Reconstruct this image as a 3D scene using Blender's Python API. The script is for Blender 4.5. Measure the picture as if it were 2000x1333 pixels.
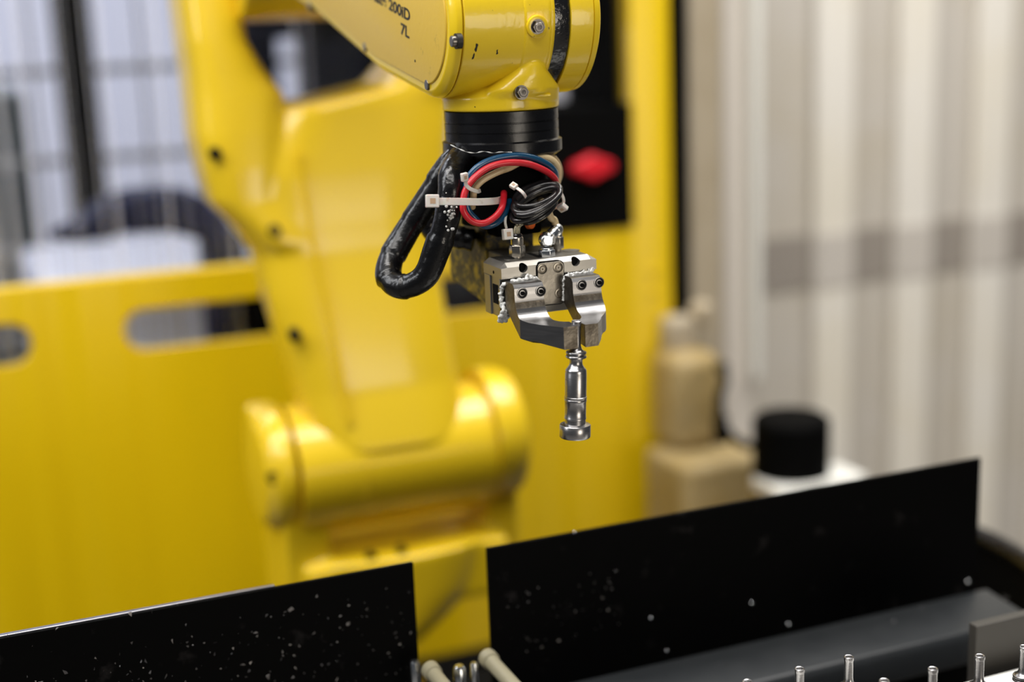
import bpy, bmesh, random
from math import *
from mathutils import Vector, Matrix
random.seed(4)
sc = bpy.context.scene
for o in list(bpy.data.objects): bpy.data.objects.remove(o)
COL = sc.collection
# ------------------------------------------------------------------ camera
YAW, PITCH, ROLL = radians(22), radians(12.7), radians(2.2)
FPX = 2778.0
CAM = Vector((0, 0, 1.30))
F = Vector((sin(YAW)*cos(PITCH), cos(YAW)*cos(PITCH), -sin(PITCH)))
R0 = Vector((cos(YAW), -sin(YAW), 0)); U0 = R0.cross(F)
RV = R0*cos(ROLL) - U0*sin(ROLL); UV = U0*cos(ROLL) + R0*sin(ROLL)
cd = bpy.data.cameras.new('camera'); cam = bpy.data.objects.new('camera', cd); COL.objects.link(cam)
M = Matrix((RV, UV, -F)).transposed().to_4x4(); M.translation = CAM
cam.matrix_world = M
cd.sensor_width = 36; cd.lens = 36*FPX/2000; cd.clip_start = .02; cd.clip_end = 60
cd.dof.use_dof = True; cd.dof.focus_distance = .872; cd.dof.aperture_fstop = 2.3
sc.camera = cam
# ------------------------------------------------------------------ view, world, lights
sc.view_settings.view_transform = 'Standard'; sc.view_settings.look = 'None'
sc.view_settings.gamma = 1; sc.view_settings.use_curve_mapping = False
sc.view_settings.exposure = 0.0
wd = bpy.data.worlds.new('world'); sc.world = wd; wd.use_nodes = True
bg = wd.node_tree.nodes['Background']; bg.inputs[0].default_value = (.86, .92, 1, 1); bg.inputs[1].default_value = .07
def area(name, loc, target, sx, sy, power, col=(1, 1, 1)):
    l = bpy.data.lights.new(name, 'AREA'); l.shape = 'RECTANGLE'; l.size = sx; l.size_y = sy; l.energy = power; l.color = col
    o = bpy.data.objects.new(name, l); COL.objects.link(o); o.location = loc
    o.rotation_euler = (Vector(target)-Vector(loc)).to_track_quat('-Z', 'Y').to_euler(); return o
area('tube_light', (.6, .75, 3.0), (.6, .75, 0), 3.2, .30, 54, (1, .97, .92))
area('tube_light', (-.5, -.3, 2.9), (.3, .9, 1.1), 2.4, .5, 34, (1, .97, .93))
area('tube_light', (-1.6, 1.0, 2.7), (.4, 1.2, 1.0), .5, 2.2, 34, (.95, .97, 1))
area('tube_light', (1.5, 1.4, 3.0), (1.5, 1.9, .9), 1.6, .6, 40, (1, .98, .95))
area('tube_light', (.0, 3.6, 3.6), (.0, 5.0, .8), 4.5, 1.5, 230, (.93, .95, 1))
area('arm_sheen_light', (1.1, -2.4, 1.02), (.45, 1.2, .95), 1.3, 1.1, 25, (1, .90, .76))  # unseen lamp added behind the camera for the pale reflection on the arm
# ------------------------------------------------------------------ pixel rays on real planes
def ray(px, py): return F + RV*(px-1000)/FPX - UV*(py-666.5)/FPX
def onax(px, py, ax, val):
    d = ray(px, py); return CAM + d*((val-CAM[ax])/d[ax])
def atd(px, py, t): return CAM + ray(px, py)*t
G = atd(978.75, 525, .87)                                # front top left corner of the gripper body
def L(u, v, w): return Vector((G.x+u/1000, G.y-v/1000, G.z+w/1000))   # mm: right, towards the camera, up
def g(px, py, v): return onax(px, py, 1, G.y-v/1000)
# ------------------------------------------------------------------ materials
def mat(name, col, rough=.5, metal=0, coat=0, noise=0, nscale=30, bump=0, bscale=80, spec=.5, col2=None, thresh=None,
        trans=0, ior=1.45, alpha=1, stretch=None, emit=0, sss=0, coatr=.05):
    m = bpy.data.materials.new(name); m.use_nodes = True; nt = m.node_tree; b = nt.nodes['Principled BSDF']
    b.inputs['Base Color'].default_value = (*col, 1); b.inputs['Roughness'].default_value = rough
    b.inputs['Metallic'].default_value = metal; b.inputs['Coat Weight'].default_value = coat; b.inputs['Coat Roughness'].default_value = coatr
    b.inputs['Specular IOR Level'].default_value = spec; b.inputs['Transmission Weight'].default_value = trans
    b.inputs['IOR'].default_value = ior; b.inputs['Alpha'].default_value = alpha
    if sss: b.inputs['Subsurface Weight'].default_value = sss; b.inputs['Subsurface Scale'].default_value = .003
    if emit: b.inputs['Emission Color'].default_value = (*col, 1); b.inputs['Emission Strength'].default_value = emit
    tc = nt.nodes.new('ShaderNodeTexCoord'); mp = nt.nodes.new('ShaderNodeMapping'); nt.links.new(tc.outputs['Object'], mp.inputs[0])
    if stretch: mp.inputs['Scale'].default_value = stretch
    if col2 is not None:
        n = nt.nodes.new('ShaderNodeTexNoise'); n.inputs['Scale'].default_value = nscale; n.inputs['Detail'].default_value = 8; n.inputs['Roughness'].default_value = .62
        r = nt.nodes.new('ShaderNodeValToRGB'); lo, hi = thresh or (.4, .65)
        r.color_ramp.elements[0].position = lo; r.color_ramp.elements[1].position = hi
        r.color_ramp.elements[0].color = (*col, 1); r.color_ramp.elements[1].color = (*col2, 1)
        nt.links.new(mp.outputs[0], n.inputs['Vector']); nt.links.new(n.outputs[0], r.inputs[0]); nt.links.new(r.outputs[0], b.inputs['Base Color'])
    if noise:
        n = nt.nodes.new('ShaderNodeTexNoise'); n.inputs['Scale'].default_value = nscale; n.inputs['Detail'].default_value = 6
        r = nt.nodes.new('ShaderNodeMapRange'); r.inputs[3].default_value = max(0, rough-noise); r.inputs[4].default_value = min(1, rough+noise)
        nt.links.new(mp.outputs[0], n.inputs['Vector']); nt.links.new(n.outputs[0], r.inputs[0]); nt.links.new(r.outputs[0], b.inputs['Roughness'])
    if bump:
        n = nt.nodes.new('ShaderNodeTexNoise'); n.inputs['Scale'].default_value = bscale; n.inputs['Detail'].default_value = 5
        bn = nt.nodes.new('ShaderNodeBump'); bn.inputs['Strength'].default_value = bump; bn.inputs['Distance'].default_value = .001
        nt.links.new(mp.outputs[0], n.inputs['Vector']); nt.links.new(n.outputs[0], bn.inputs['Height']); nt.links.new(bn.outputs[0], b.inputs['Normal'])
        if coat: nt.links.new(bn.outputs[0], b.inputs['Coat Normal'])
    return m
Y1 = (.84, .585, .014)
m_yel = mat('yellow_paint', Y1, .33, coat=.5, bump=.12, bscale=220, col2=(.05, .035, .01), nscale=190, thresh=(.70, .735), coatr=.08)
m_yelc = mat('yellow_cast_paint', (.78, .53, .012), .34, coat=.6, bump=.06, bscale=60, coatr=.12)
m_yelp = mat('yellow_sheet_paint', (.74, .50, .001), .38, coat=.3, coatr=.25)
nt = m_yelp.node_tree; n_ = nt.nodes.new('ShaderNodeTexNoise'); n_.inputs['Scale'].default_value = 1; n_.inputs['Detail'].default_value = 1.5
mp_ = nt.nodes.new('ShaderNodeMapping'); mp_.inputs['Scale'].default_value = (9, 1, .25); tc_ = nt.nodes.new('ShaderNodeTexCoord'); bn_ = nt.nodes.new('ShaderNodeBump'); bn_.inputs['Distance'].default_value = .05; bn_.inputs['Strength'].default_value = .8
nt.links.new(tc_.outputs['Object'], mp_.inputs[0]); nt.links.new(mp_.outputs[0], n_.inputs['Vector']); nt.links.new(n_.outputs[0], bn_.inputs['Height'])
for k_ in ('Normal', 'Coat Normal'): nt.links.new(bn_.outputs[0], nt.nodes['Principled BSDF'].inputs[k_])
m_tan = mat('satin_yellow_paint', (.70, .46, .055), .45, coat=.2, bump=.15, bscale=260, col2=(.40, .24, .02), nscale=90, thresh=(.62, .78))
m_dirty = mat('dirty_yellow_paint', (.014, .012, .006), .5, col2=(.36, .24, .006), nscale=150, thresh=(.48, .66), bump=.4, bscale=200)
m_blk = mat('black_plastic', (.004, .004, .005), .28, noise=.12, nscale=90, spec=.5, bump=.15, bscale=150)
m_blkm = mat('matt_black', (.002, .002, .002), .7, spec=.05)
m_rub = mat('black_wet_tape', (.003, .003, .0035), .30, coat=.45, noise=.2, nscale=60, bump=1, bscale=110, coatr=.14, spec=.3)
m_band = mat('black_wet_band', (.006, .006, .007), .2, coat=1, bump=.5, bscale=260)
m_plate = mat('black_oiled_plate', (.0015, .0015, .0015), .6, spec=.05, col2=(.022, .02, .02), nscale=42, thresh=(.60, .82), bump=.3, bscale=60)
m_alu = mat('anodised_aluminium', (.36, .345, .315), .40, metal=1, noise=.08, nscale=60, bump=.06, bscale=300)
m_stl = mat('ground_steel', (.27, .265, .265), .30, metal=1, noise=.10, nscale=70, bump=.10, bscale=90, stretch=(.3, 1, 6))
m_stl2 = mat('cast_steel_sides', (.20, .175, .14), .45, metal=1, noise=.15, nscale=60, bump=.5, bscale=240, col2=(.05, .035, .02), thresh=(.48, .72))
m_pin = mat('turned_steel', (.44, .43, .43), .29, metal=1, noise=.06, nscale=200, bump=.012, bscale=60, stretch=(1, 1, 14))
m_zinc = mat('zinc_plate', (.72, .74, .76), .22, metal=1, bump=.15, bscale=200)
m_nick = mat('nickel', (.50, .46, .40), .25, metal=1, bump=.08, bscale=200)
m_scr = mat('screw_steel', (.20, .185, .17), .30, metal=1)
m_bscr = mat('black_oxide', (.006, .006, .006), .3, spec=.4)
m_cov = mat('dark_cover_steel', (.19, .175, .15), .27, metal=1, noise=.1, nscale=40, bump=.25, bscale=60)
m_hole = mat('deep_hole', (.003, .003, .003), .8, spec=.1)
m_gre = mat('white_grease', (.62, .62, .60), .35, coat=.4, bump=.8, bscale=300, col2=(.22, .22, .21), nscale=160, thresh=(.5, .75))
m_red = mat('red_hose', (.55, .012, .022), .38, coat=.25, bump=.12, bscale=200)
m_blue = mat('blue_hose', (.002, .055, .13), .30, coat=.4, bump=.1, bscale=200)
m_cream = mat('cream_hose', (.72, .56, .32), .42, coat=.2, col2=(.42, .30, .14), nscale=90, thresh=(.5, .7))
m_tanh = mat('tan_hose', (.40, .29, .15), .42, coat=.2)
m_clear = mat('clear_tube', (.75, .70, .50), .08, trans=.7, ior=1.4)
m_tie = mat('nylon_tie', (.62, .59, .55), .35, sss=.3, bump=.15, bscale=300, col2=(.45, .36, .27), nscale=160, thresh=(.62, .75))
m_cab = mat('black_cable', (.010, .009, .010), .28, coat=.4, bump=.15, bscale=200)
m_ink = mat('black_ink', (.012, .010, .008), .5)
m_orange = mat('orange_plastic', (.7, .13, .02), .4)
m_beige = mat('beige_paint', (.36, .30, .21), .5, col2=(.42, .36, .27), nscale=6)
m_beiged = mat('beige_yellow_paint', (.33, .235, .09), .5, col2=(.40, .31, .16), nscale=8)
m_white = mat('white_paint', (.80, .79, .74), .45)
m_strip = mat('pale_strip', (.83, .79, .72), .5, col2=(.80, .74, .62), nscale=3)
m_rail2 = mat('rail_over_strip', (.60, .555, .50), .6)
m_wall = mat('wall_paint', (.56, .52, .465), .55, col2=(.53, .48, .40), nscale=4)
m_gray = mat('grey_paint', (.20, .19, .18), .5)
m_bwall = mat('pale_far_wall', (.62, .62, .70), .7)
m_ltgray = mat('light_grey_paint', (.62, .62, .68), .6)
m_dkgr = mat('dark_green_grey', (.10, .11, .11), .6)
m_navy = mat('navy_cover', (.003, .006, .03), .5, spec=.2)
m_floor = mat('concrete_floor', (.14, .135, .13), .6, col2=(.20, .19, .18), nscale=5)
m_pane = mat('clear_plastic_pane', (.9, .92, .97), .03, trans=1, ior=1.05)
m_rib = mat('frosted_plastic_rib', (.85, .85, .92), .4, alpha=.16)
m_redk = mat('red_plastic', (.62, .008, .02), .35)
m_tray = mat('pale_fixture_plate', (.74, .73, .69), .4)
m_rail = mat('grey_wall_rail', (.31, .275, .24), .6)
m_olive = mat('pale_coolant_pipe', (.24, .215, .14), .45, bump=.3, bscale=120)
# ------------------------------------------------------------------ mesh helpers
def frame(d):
    d = Vector(d).normalized(); a = Vector((0, 0, 1)) if abs(d.z) < .9 else Vector((1, 0, 0))
    x = d.cross(a).normalized(); return x, d.cross(x).normalized(), d
class MB:
    def __init__(s): s.v = []; s.f = []
    def add(s, vs, fs):
        n = len(s.v); s.v += [Vector(p) for p in vs]; s.f += [tuple(i+n for i in f) for f in fs]; return s
    def rings(s, rs, cap=True, close=False):
        n = len(rs[0]); vs = [p for r in rs for p in r]; fs = []
        K = len(rs)
        for k in range(K if close else K-1):
            a, b = k*n, ((k+1) % K)*n
            for i in range(n): j = (i+1) % n; fs.append((a+i, a+j, b+j, b+i))
        if cap and not close: fs += [tuple(range(n))[::-1], tuple(range((K-1)*n, K*n))]
        return s.add(vs, fs)
    def box(s, a, b):
        (x0, y0, z0), (x1, y1, z1) = [min(p) for p in zip(a, b)], [max(p) for p in zip(a, b)]
        return s.rings([[(x0, y0, z), (x1, y0, z), (x1, y1, z), (x0, y1, z)] for z in (z0, z1)])
    def lathe(s, base, axis, prof, n=40):            # prof: (radius, distance along axis)
        x, y, d = frame(axis); base = Vector(base)
        return s.rings([[base+d*h+(x*cos(2*pi*i/n)+y*sin(2*pi*i/n))*max(r, 1e-6) for i in range(n)] for r, h in prof])
    def cyl(s, a, b, r, n=32, r2=None):
        a, b = Vector(a), Vector(b); h = (b-a).length
        return s.lathe(a, b-a, [(r, 0), (r2 or r, h)], n)
    def hexa(s, a, b, r): return s.cyl(a, b, r, 6)
    def tube(s, pts, r, n=14, seg=8, smooth=True, close=False, wob=None):
        P = [Vector(p) for p in pts]
        if smooth: P = spline(P, seg, close)
        K = len(P); T = []
        for i in range(K):
            a = P[(i-1) % K] if (close or i) else P[0]; b = P[(i+1) % K] if (close or i < K-1) else P[-1]
            T.append((b-a).normalized())
        x, y, _ = frame(T[0]); rs = []
        for i in range(K):
            x = (x-T[i]*x.dot(T[i])).normalized(); y = T[i].cross(x)
            rr = (r(i/(K-1)) if callable(r) else r)
            rs.append([P[i]+(x*cos(2*pi*k/n)+y*sin(2*pi*k/n))*rr for k in range(n)])
        return s.rings(rs, close=close)
    def prism(s, poly, d):                            # poly of 3D points extruded by d
        d = Vector(d); return s.rings([[Vector(p) for p in poly], [Vector(p)+d for p in poly]])
    def ball(s, c, r, n=16):
        c = Vector(c); return s.lathe(c-Vector((0, 0, r)), (0, 0, 1), [(r*sin(pi*k/10), r-r*cos(pi*k/10)) for k in range(11)], n)
    def build(s, name, m, parent=None, loc=None, bevel=0, seg=2, ang=35, sub=0, remesh=0, relax=0, **tags):
        root = parent
        while root is not None and root.parent is not None: root = root.parent
        off = Vector(root.location) if root is not None else Vector(loc if loc is not None else (0, 0, 0))
        me = bpy.data.meshes.new(name); me.from_pydata([p-off for p in s.v], [], s.f); me.update()
        bm = bmesh.new(); bm.from_mesh(me)
        bmesh.ops.recalc_face_normals(bm, faces=bm.faces); bm.to_mesh(me); bm.free()
        me.polygons.foreach_set('use_smooth', [True]*len(me.polygons)); me.set_sharp_from_angle(angle=radians(ang))
        me.materials.append(m)
        o = bpy.data.objects.new(name, me); COL.objects.link(o)
        if parent is not None: o.parent = parent
        elif loc is not None: o.location = loc
        if remesh:
            r = o.modifiers.new('r', 'REMESH'); r.mode = 'VOXEL'; r.voxel_size = remesh; r.use_smooth_shade = True
            if relax: q = o.modifiers.new('s', 'SMOOTH'); q.iterations = relax; q.factor = .6
        if bevel:
            b = o.modifiers.new('b', 'BEVEL'); b.width = bevel; b.segments = seg; b.limit_method = 'ANGLE'; b.angle_limit = radians(ang)
            b.harden_normals = False
            try: me.set_sharp_from_angle(angle=radians(70))
            except Exception: pass
        if sub: q = o.modifiers.new('u', 'SUBSURF'); q.levels = sub; q.render_levels = sub
        for k, v in tags.items(): o[k] = v
        return o
def spline(P, seg, close=False):
    K = len(P); out = []
    for i in range(K if close else K-1):
        p0 = P[(i-1) % K] if (close or i) else P[0]*2-P[1]; p1 = P[i]; p2 = P[(i+1) % K]
        p3 = P[(i+2) % K] if (close or i < K-2) else P[-1]*2-P[-2]
        for k in range(seg):
            t = k/seg; out.append(.5*((2*p1)+(-p0+p2)*t+(2*p0-5*p1+4*p2-p3)*t*t+(-p0+3*p1-3*p2+p3)*t**3))
    if not close: out.append(P[-1])
    return out
def thing(name, loc, label, cat, group=None):
    o = bpy.data.objects.new(name, None); COL.objects.link(o); o.location = loc; o.empty_display_size = .02
    o['label'] = label; o['category'] = cat
    if group: o['group'] = group
    return o
def hole_plate(name, m, y0, y1, rect, holes, parent=None, **kw):
    """vertical plate in XZ between y0 and y1 with rounded holes, triangulated"""
    bm = bmesh.new()
    def loop(pts):
        vs = [bm.verts.new((x, y0, z)) for x, z in pts]
        return [bm.edges.new((vs[i], vs[(i+1) % len(vs)])) for i in range(len(vs))]
    E = loop(rect)
    for h in holes: E += loop(h)
    bmesh.ops.triangle_fill(bm, use_beauty=True, use_dissolve=False, edges=E)
    r = bmesh.ops.extrude_face_region(bm, geom=bm.faces[:])
    bmesh.ops.translate(bm, vec=(0, y1-y0, 0), verts=[v for v in r['geom'] if isinstance(v, bmesh.types.BMVert)])
    mb = MB(); bm.verts.index_update(); mb.add([v.co.copy() for v in bm.verts], [tuple(v.index for v in f.verts) for f in bm.faces]); bm.free()
    return mb.build(name, m, parent, **kw)
def rrect(x0, x1, z0, z1, r, n=8):
    pts = []
    for cx, cz, a in ((x1-r, z1-r, 0), (x0+r, z1-r, 90), (x0+r, z0+r, 180), (x1-r, z0+r, 270)):
        pts += [(cx+r*cos(radians(a+90*k/n)), cz+r*sin(radians(a+90*k/n))) for k in range(n+1)]
    return pts
# ================================================================== SETTING
MB().box((-4, -2, -.05), (5, 7.3, 0)).build('floor', m_floor, kind='structure')
MB().box((-4, 7.0, 0), (2.6, 7.1, 4.4)).build('wall_back', m_bwall, kind='structure')
# wall of overlapping pale strips at the right, with a rail crossing it
WY = 2.30
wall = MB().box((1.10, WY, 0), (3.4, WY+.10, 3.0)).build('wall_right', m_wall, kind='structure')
zr = onax(1750, 490, 1, WY).z
rail = thing('wall_rail', (1.18, WY, 0), 'horizontal grey-brown rail crossing the pale upright strips of the right wall', 'rail')
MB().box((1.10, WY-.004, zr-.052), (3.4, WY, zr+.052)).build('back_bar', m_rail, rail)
xs0, xs1, per = onax(1580, 400, 1, WY).x, onax(1654, 400, 1, WY).x, onax(1738, 400, 1, WY).x-onax(1580, 400, 1, WY).x
k = -1
while xs0+k*per < 3.2:
    a, b_ = xs0+k*per, xs1+k*per
    if a > onax(1500, 400, 1, WY).x:
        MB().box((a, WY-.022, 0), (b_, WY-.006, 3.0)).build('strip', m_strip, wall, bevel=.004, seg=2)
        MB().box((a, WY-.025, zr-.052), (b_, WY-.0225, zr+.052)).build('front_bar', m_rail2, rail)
    k += 1
# ================================================================== YELLOW GUARD PANEL behind the robot
PY = 1.75
zt = onax(250, 542, 1, PY).z
pr = onax(1312, 480, 1, PY).x; wr = onax(1236, 300, 1, PY).x
gp = thing('machine_guard', (.3, PY, 0), 'large yellow sheet metal guard panel behind the robot with rounded slots and a tall opening', 'panel')
slots = []
sA = onax(62, 670, 1, PY); sB = onax(243, 640, 1, PY); zs = onax(375, 634, 1, PY).z
hs = .022*1.12
gap = sB.x-sA.x; Ls = .235
x = sB.x
for k in (-1, 0, 1): slots.append(rrect(x+k*(gap+Ls), x+k*(gap+Ls)+Ls, zs-hs, zs+hs, .024 if hs > .024 else hs*.98))
zb = onax(935, 1265, 1, PY).z
rect = [(-1.0, zb), (pr, zb), (pr, 2.3), (wr, 2.3), (wr, zt), (-1.0, zt)]
hole_plate('sheet', m_yelp, PY, PY+.004, rect, slots, gp, bevel=.0015)
for sl, k in zip(slots, range(3)):
    pass
for xa, xb in ((-1.0, -.95), (pr-.05, pr)): MB().box((xa, PY-.001, 0), (xb, PY+.05, zb-.001)).build('frame_leg', m_yelp, gp)
MB().box((-1.0, PY+.004, zt-.02), (wr, PY+.03, zt)).build('top_flange', m_yelp, gp, bevel=.003)
# bolt head near the right edge
b = onax(1275, 525, 1, PY); MB().cyl(b, b-Vector((0, .004, 0)), .006, 16).cyl(b-Vector((0, 0, .03)), b-Vector((0, .004, .03)), .005, 16).build('bolt_head', m_yel, gp)
# clear pane with frosted vertical ribs in the opening
pane_x1 = onax(1000, 300, 1, PY).x
pn = thing('clear_screen', (-.3, PY+.05, zt), 'clear plastic pane with thin whitish vertical streaks behind the robot arm', 'pane')
MB().box((-1.0, PY+.052, zt-.16), (pane_x1, PY+.055, 2.3)).build('sheet', m_pane, pn)
mb = MB(); x = -.95
while x < pane_x1-.01:
    w = random.choice((.0012, .002, .003, .006)); xq = onax(465, 100, 1, PY).x; xr_ = onax(565, 100, 1, PY).x
    if not (xq < x < xr_ or x > onax(640, 100, 1, PY).x): mb.box((x, PY+.0500, zt-.15), (x+w, PY+.0515, 2.29))
    x += w+random.uniform(.003, .022)
mb.build('frosted_rib', m_rib, pn, kind='stuff')
MB().box((-1.0, PY+.005, zt-.17), (pane_x1, PY+.06, zt-.16)).build('sill', m_yelp, pn)
# black control cabinet in the opening with red handle
bx0, bx1 = pane_x1+.002, wr-.001
cb = thing('control_cabinet', (bx0, PY, zt), 'black control cabinet in the yellow panel opening with a red rotary handle', 'cabinet')
z1c = onax(1160, 205, 1, PY).z
MB().box((bx0, PY-.004, zt+.002), (bx1, PY+.16, z1c)).build('body', m_blkm, cb, bevel=.003)
MB().box((onax(1180, 100, 1, PY).x, PY-.004, z1c), (onax(1204, 100, 1, PY).x, PY+.12, 2.2)).build('upright', m_blkm, cb, bevel=.002)
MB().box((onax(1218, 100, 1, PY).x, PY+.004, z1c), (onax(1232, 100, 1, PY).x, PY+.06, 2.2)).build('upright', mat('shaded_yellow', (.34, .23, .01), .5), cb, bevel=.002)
MB().box((bx0-.2, PY+.20, z1c+.10), (bx1+.2, PY+.24, 2.2)).build('back_cover', m_blkm, cb)
MB().box((bx0-.02, PY+.13, z1c-.01), (onax(1182, 100, 1, PY).x, PY+.14, z1c+.06)).build('grey_trim', m_ltgray, cb)
kc = onax(1162, 328, 1, PY-.02)
kb = MB(); ex = Vector((1, 0, 0)); ez = Vector((0, 0, 1))
prof = []
for k in range(40):
    a = 2*pi*k/40; r = .015+.014*abs(cos(a))**5+.005*abs(sin(a))**6
    prof.append(kc+ex*r*cos(a)*1.08+ez*r*sin(a)*.85)
kb.prism(prof, (0, .018, 0)).build('rotary_handle', m_redk, cb, bevel=.003, label='red rotary handle')
# black strip filling a gap, steel column, pale strip at the right of the panel
def vstrip(name, pxa, pxb, Y, dep, z0, z1, m, label, cat, bev=.004):
    a, b_ = onax(pxa, 500, 1, Y).x, onax(pxb, 500, 1, Y).x
    return MB().box((a, Y, z0), (b_, Y+dep, z1)).build(name, m, loc=((a+b_)/2, Y, z0), bevel=bev, seg=3, label=label, category=cat)
vstrip('dark_infill', 1313, 1346, PY+.02, .10, 0, 2.5, m_blkm, 'narrow black upright strip in the gap between the yellow panel and the beige column', 'infill')
vstrip('steel_column', 1349, 1411, PY+.03, .16, 0, 2.5, m_beige, 'dull beige square steel column beside the black strip', 'column')
col2 = thing('door_post', (1.05, PY+.2, 0), 'pale door post with a bright white edge strip before the pale strip wall', 'post')
a, b_ = onax(1413, 500, 1, PY+.12).x, onax(1474, 500, 1, PY+.12).x
MB().box((a, PY+.12, 0), (b_, PY+.3, 2.5)).build('post', mat('pale_post', (.68, .63, .57), .5), col2, bevel=.006)
a, b_ = onax(1470, 500, 1, PY+.10).x, onax(1492, 500, 1, PY+.10).x
MB().box((a, PY+.10, onax(1480, 745, 1, PY+.1).z), (b_, PY+.3, 2.5)).build('edge_strip', m_white, col2, bevel=.006)
# beige machine housing low right
hx0, hx1 = onax(1338, 900, 1, 1.60).x, onax(1462, 900, 1, 1.60).x
ztop = onax(1400, 905, 1, 1.60).z
hs_ = thing('machine_housing', (hx0, 1.6, 0), 'beige-yellow machine housing behind the black plate beside the motor', 'housing')
MB().box((hx0, 1.60, 0), (hx1+.05, 1.72, ztop)).build('lower_body', m_beiged, hs_, bevel=.012, seg=3)
MB().box((hx0+.02, 1.66, ztop), (hx1, 1.74, onax(1400, 690, 1, 1.66).z)).build('upper_body', m_beiged, hs_, bevel=.02, seg=3)
kk = onax(1385, 615, 1, 1.70); MB().lathe(kk+Vector((0, .03, 0)), (0, -1, 0), [(.017, 0), (.017, .02), (.012, .03)], 24).build('cap', m_beige, hs_)
MB().box((hx0+.035, 1.70, onax(1400, 690, 1, 1.66).z-.01), (hx1-.02, 1.74, kk.z)).build('neck', m_beige, hs_, bevel=.01)
pts = [onax(1412, 722, 1, 1.63), onax(1416, 745, 1, 1.61), onax(1406, 775, 1, 1.585), onax(1408, 815, 1, 1.575), onax(1422, 845, 1, 1.56), onax(1450, 868, 1, 1.55), onax(1478, 872, 1, 1.53)]
MB().tube(pts, .0055, 10).tube([pts[0]+Vector((0, .005, .004)), pts[0]], .009, 10).tube([pts[3], pts[3]+Vector((0, 0, -.035))], .010, 10).build('motor_cable', m_blkm, loc=pts[3],
    label='black cable hanging down to the black motor', category='cable')
# black motor with white collar
MY = 1.50
mc = onax(1545, 860, 1, MY); rm = .074/ (FPX/ (mc-CAM).dot(F)) * 1000 / 1.0
rm = 75 * ((mc-CAM).dot(F))/FPX
mt = thing('motor', (mc.x, MY, .0), 'black cylindrical motor standing in a white collar behind the long black plate', 'motor')
ztm = onax(1545, 812, 1, MY).z; zbm = onax(1545, 925, 1, MY).z
MB().lathe((mc.x, MY, zbm), (0, 0, 1), [(rm, 0), (rm, ztm-zbm-.006), (rm-.006, ztm-zbm), (0, ztm-zbm)], 40).build('housing', m_blkm, mt)
MB().box((mc.x-rm-.004, MY-rm-.006, zbm-.016), (mc.x+rm+.030, MY+.012, zbm+.002)).build('collar', m_white, mt, bevel=.004, label='white collar plate')
MB().box((mc.x-rm+.01, MY-rm+.01, 0), (mc.x+rm-.01, MY+rm-.01, zbm-.016)).build('stand', m_beiged, mt)
# ================================================================== behind the pane (far, very blurred)
def farpost(pxa, pxb, Y, m): return onax(pxa, 250, 1, Y).x, onax(pxb, 250, 1, Y).x
a, b_ = farpost(128, 200, 2.6, m_blkm); zf = onax(170, 470, 1, 2.6).z
MB().box((a, 2.6, 0), (b_, 2.68, 3)).build('mesh_fence_post', m_blkm, loc=(a, 2.6, 0), label='black upright fence post at the far left behind the clear pane', category='post', bevel=.004)
fn = thing('mesh_fence', (0, 2.8, 0), 'grey wire mesh fence behind the clear pane at left', 'fence')
for k in range(16):
    z = .25+k*.165; MB().cyl((-1.6, 2.8, z), (.9, 2.8, z), .008, 8).build('wire', m_gray, fn)
for k in range(26):
    xx = -1.6+k*.1; MB().cyl((xx, 2.81, 0), (xx, 2.81, 2.8), .0035, 8).build('wire', m_gray, fn)
p0, p1 = onax(-120, 250, 1, 2.9), onax(80, 170, 1, 2.9)
MB().box((p0.x, 2.9, 0), (p1.x-.03, 3.2, p1.z)).build('floor_cabinet', m_dkgr, loc=(p0.x, 3, 0), bevel=.02, label='dark green-grey cabinet at the left frame edge behind the mesh fence', category='cabinet')
# pale work bench and navy hood
q0, q1 = onax(60, 560, 1, 2.3), onax(520, 480, 1, 2.3)
bn = thing('work_bench', (q0.x, 2.3, 0), 'pale grey work bench seen through the pane above the yellow panel', 'bench')
MB().box((q0.x, 2.1, q1.z-.20), (q1.x+.1, 2.55, q1.z)).build('top', m_ltgray, bn, bevel=.02)
for xx in (q0.x+.02, q1.x):
    MB().box((xx, 2.15, 0), (xx+.05, 2.5, q1.z-.2)).build('leg', m_ltgray, bn, bevel=.005)
hp = [(90, 470), (150, 440), (200, 400), (260, 378), (330, 372), (395, 378), (440, 420), (480, 470), (488, 515), (430, 500), (390, 470), (330, 455), (240, 460), (160, 478)]
hood = [onax(x_, y_, 1, 1.98) for x_, y_ in hp]
hq = onax(445, 480, 1, 1.98)
mh = thing('machine_hood', (hq.x, 2.0, 0), 'dark navy curved machine hood before the pale bench, left of the robot arm', 'machine')
MB().prism(hood, (0, .09, 0)).build('hood', m_navy, mh, bevel=.015, seg=3)
MB().box((hq.x-.03, 1.99, 0), (hq.x+.02, 2.05, hq.z)).build('stand', m_navy, mh)
sl0 = onax(462, 600, 1, 1.86); MB().box((sl0.x, 1.86, 0), (sl0.x+.10, 1.95, zt-.022)).build('cable_duct', m_blkm, loc=(sl0.x, 1.9, 0), label='black duct seen through the right end of the middle slot', category='duct')
sl1 = onax(860, 560, 1, 1.9); MB().box((sl1.x-.1, 1.9, 0), (sl1.x+.3, 1.98, zt-.022)).build('cable_duct', mat('dark_slate', (.03, .032, .04), .5), loc=(sl1.x, 1.9, 0), label='dark slate duct behind the slot below the gripper bracket', category='duct')
MB().box((-1.2, 2.075, 0), (sl0.x-.12, 2.095, zt-.20)).build('lower_screen', m_ltgray, loc=(-.5, 2.04, 0), label='pale grey screen seen through the two left slots', category='screen')
tw = onax(640, 100, 1, 2.5)
ta=onax(478,100,1,2.5).x; tb2=onax(735,100,1,2.5).x
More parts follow.
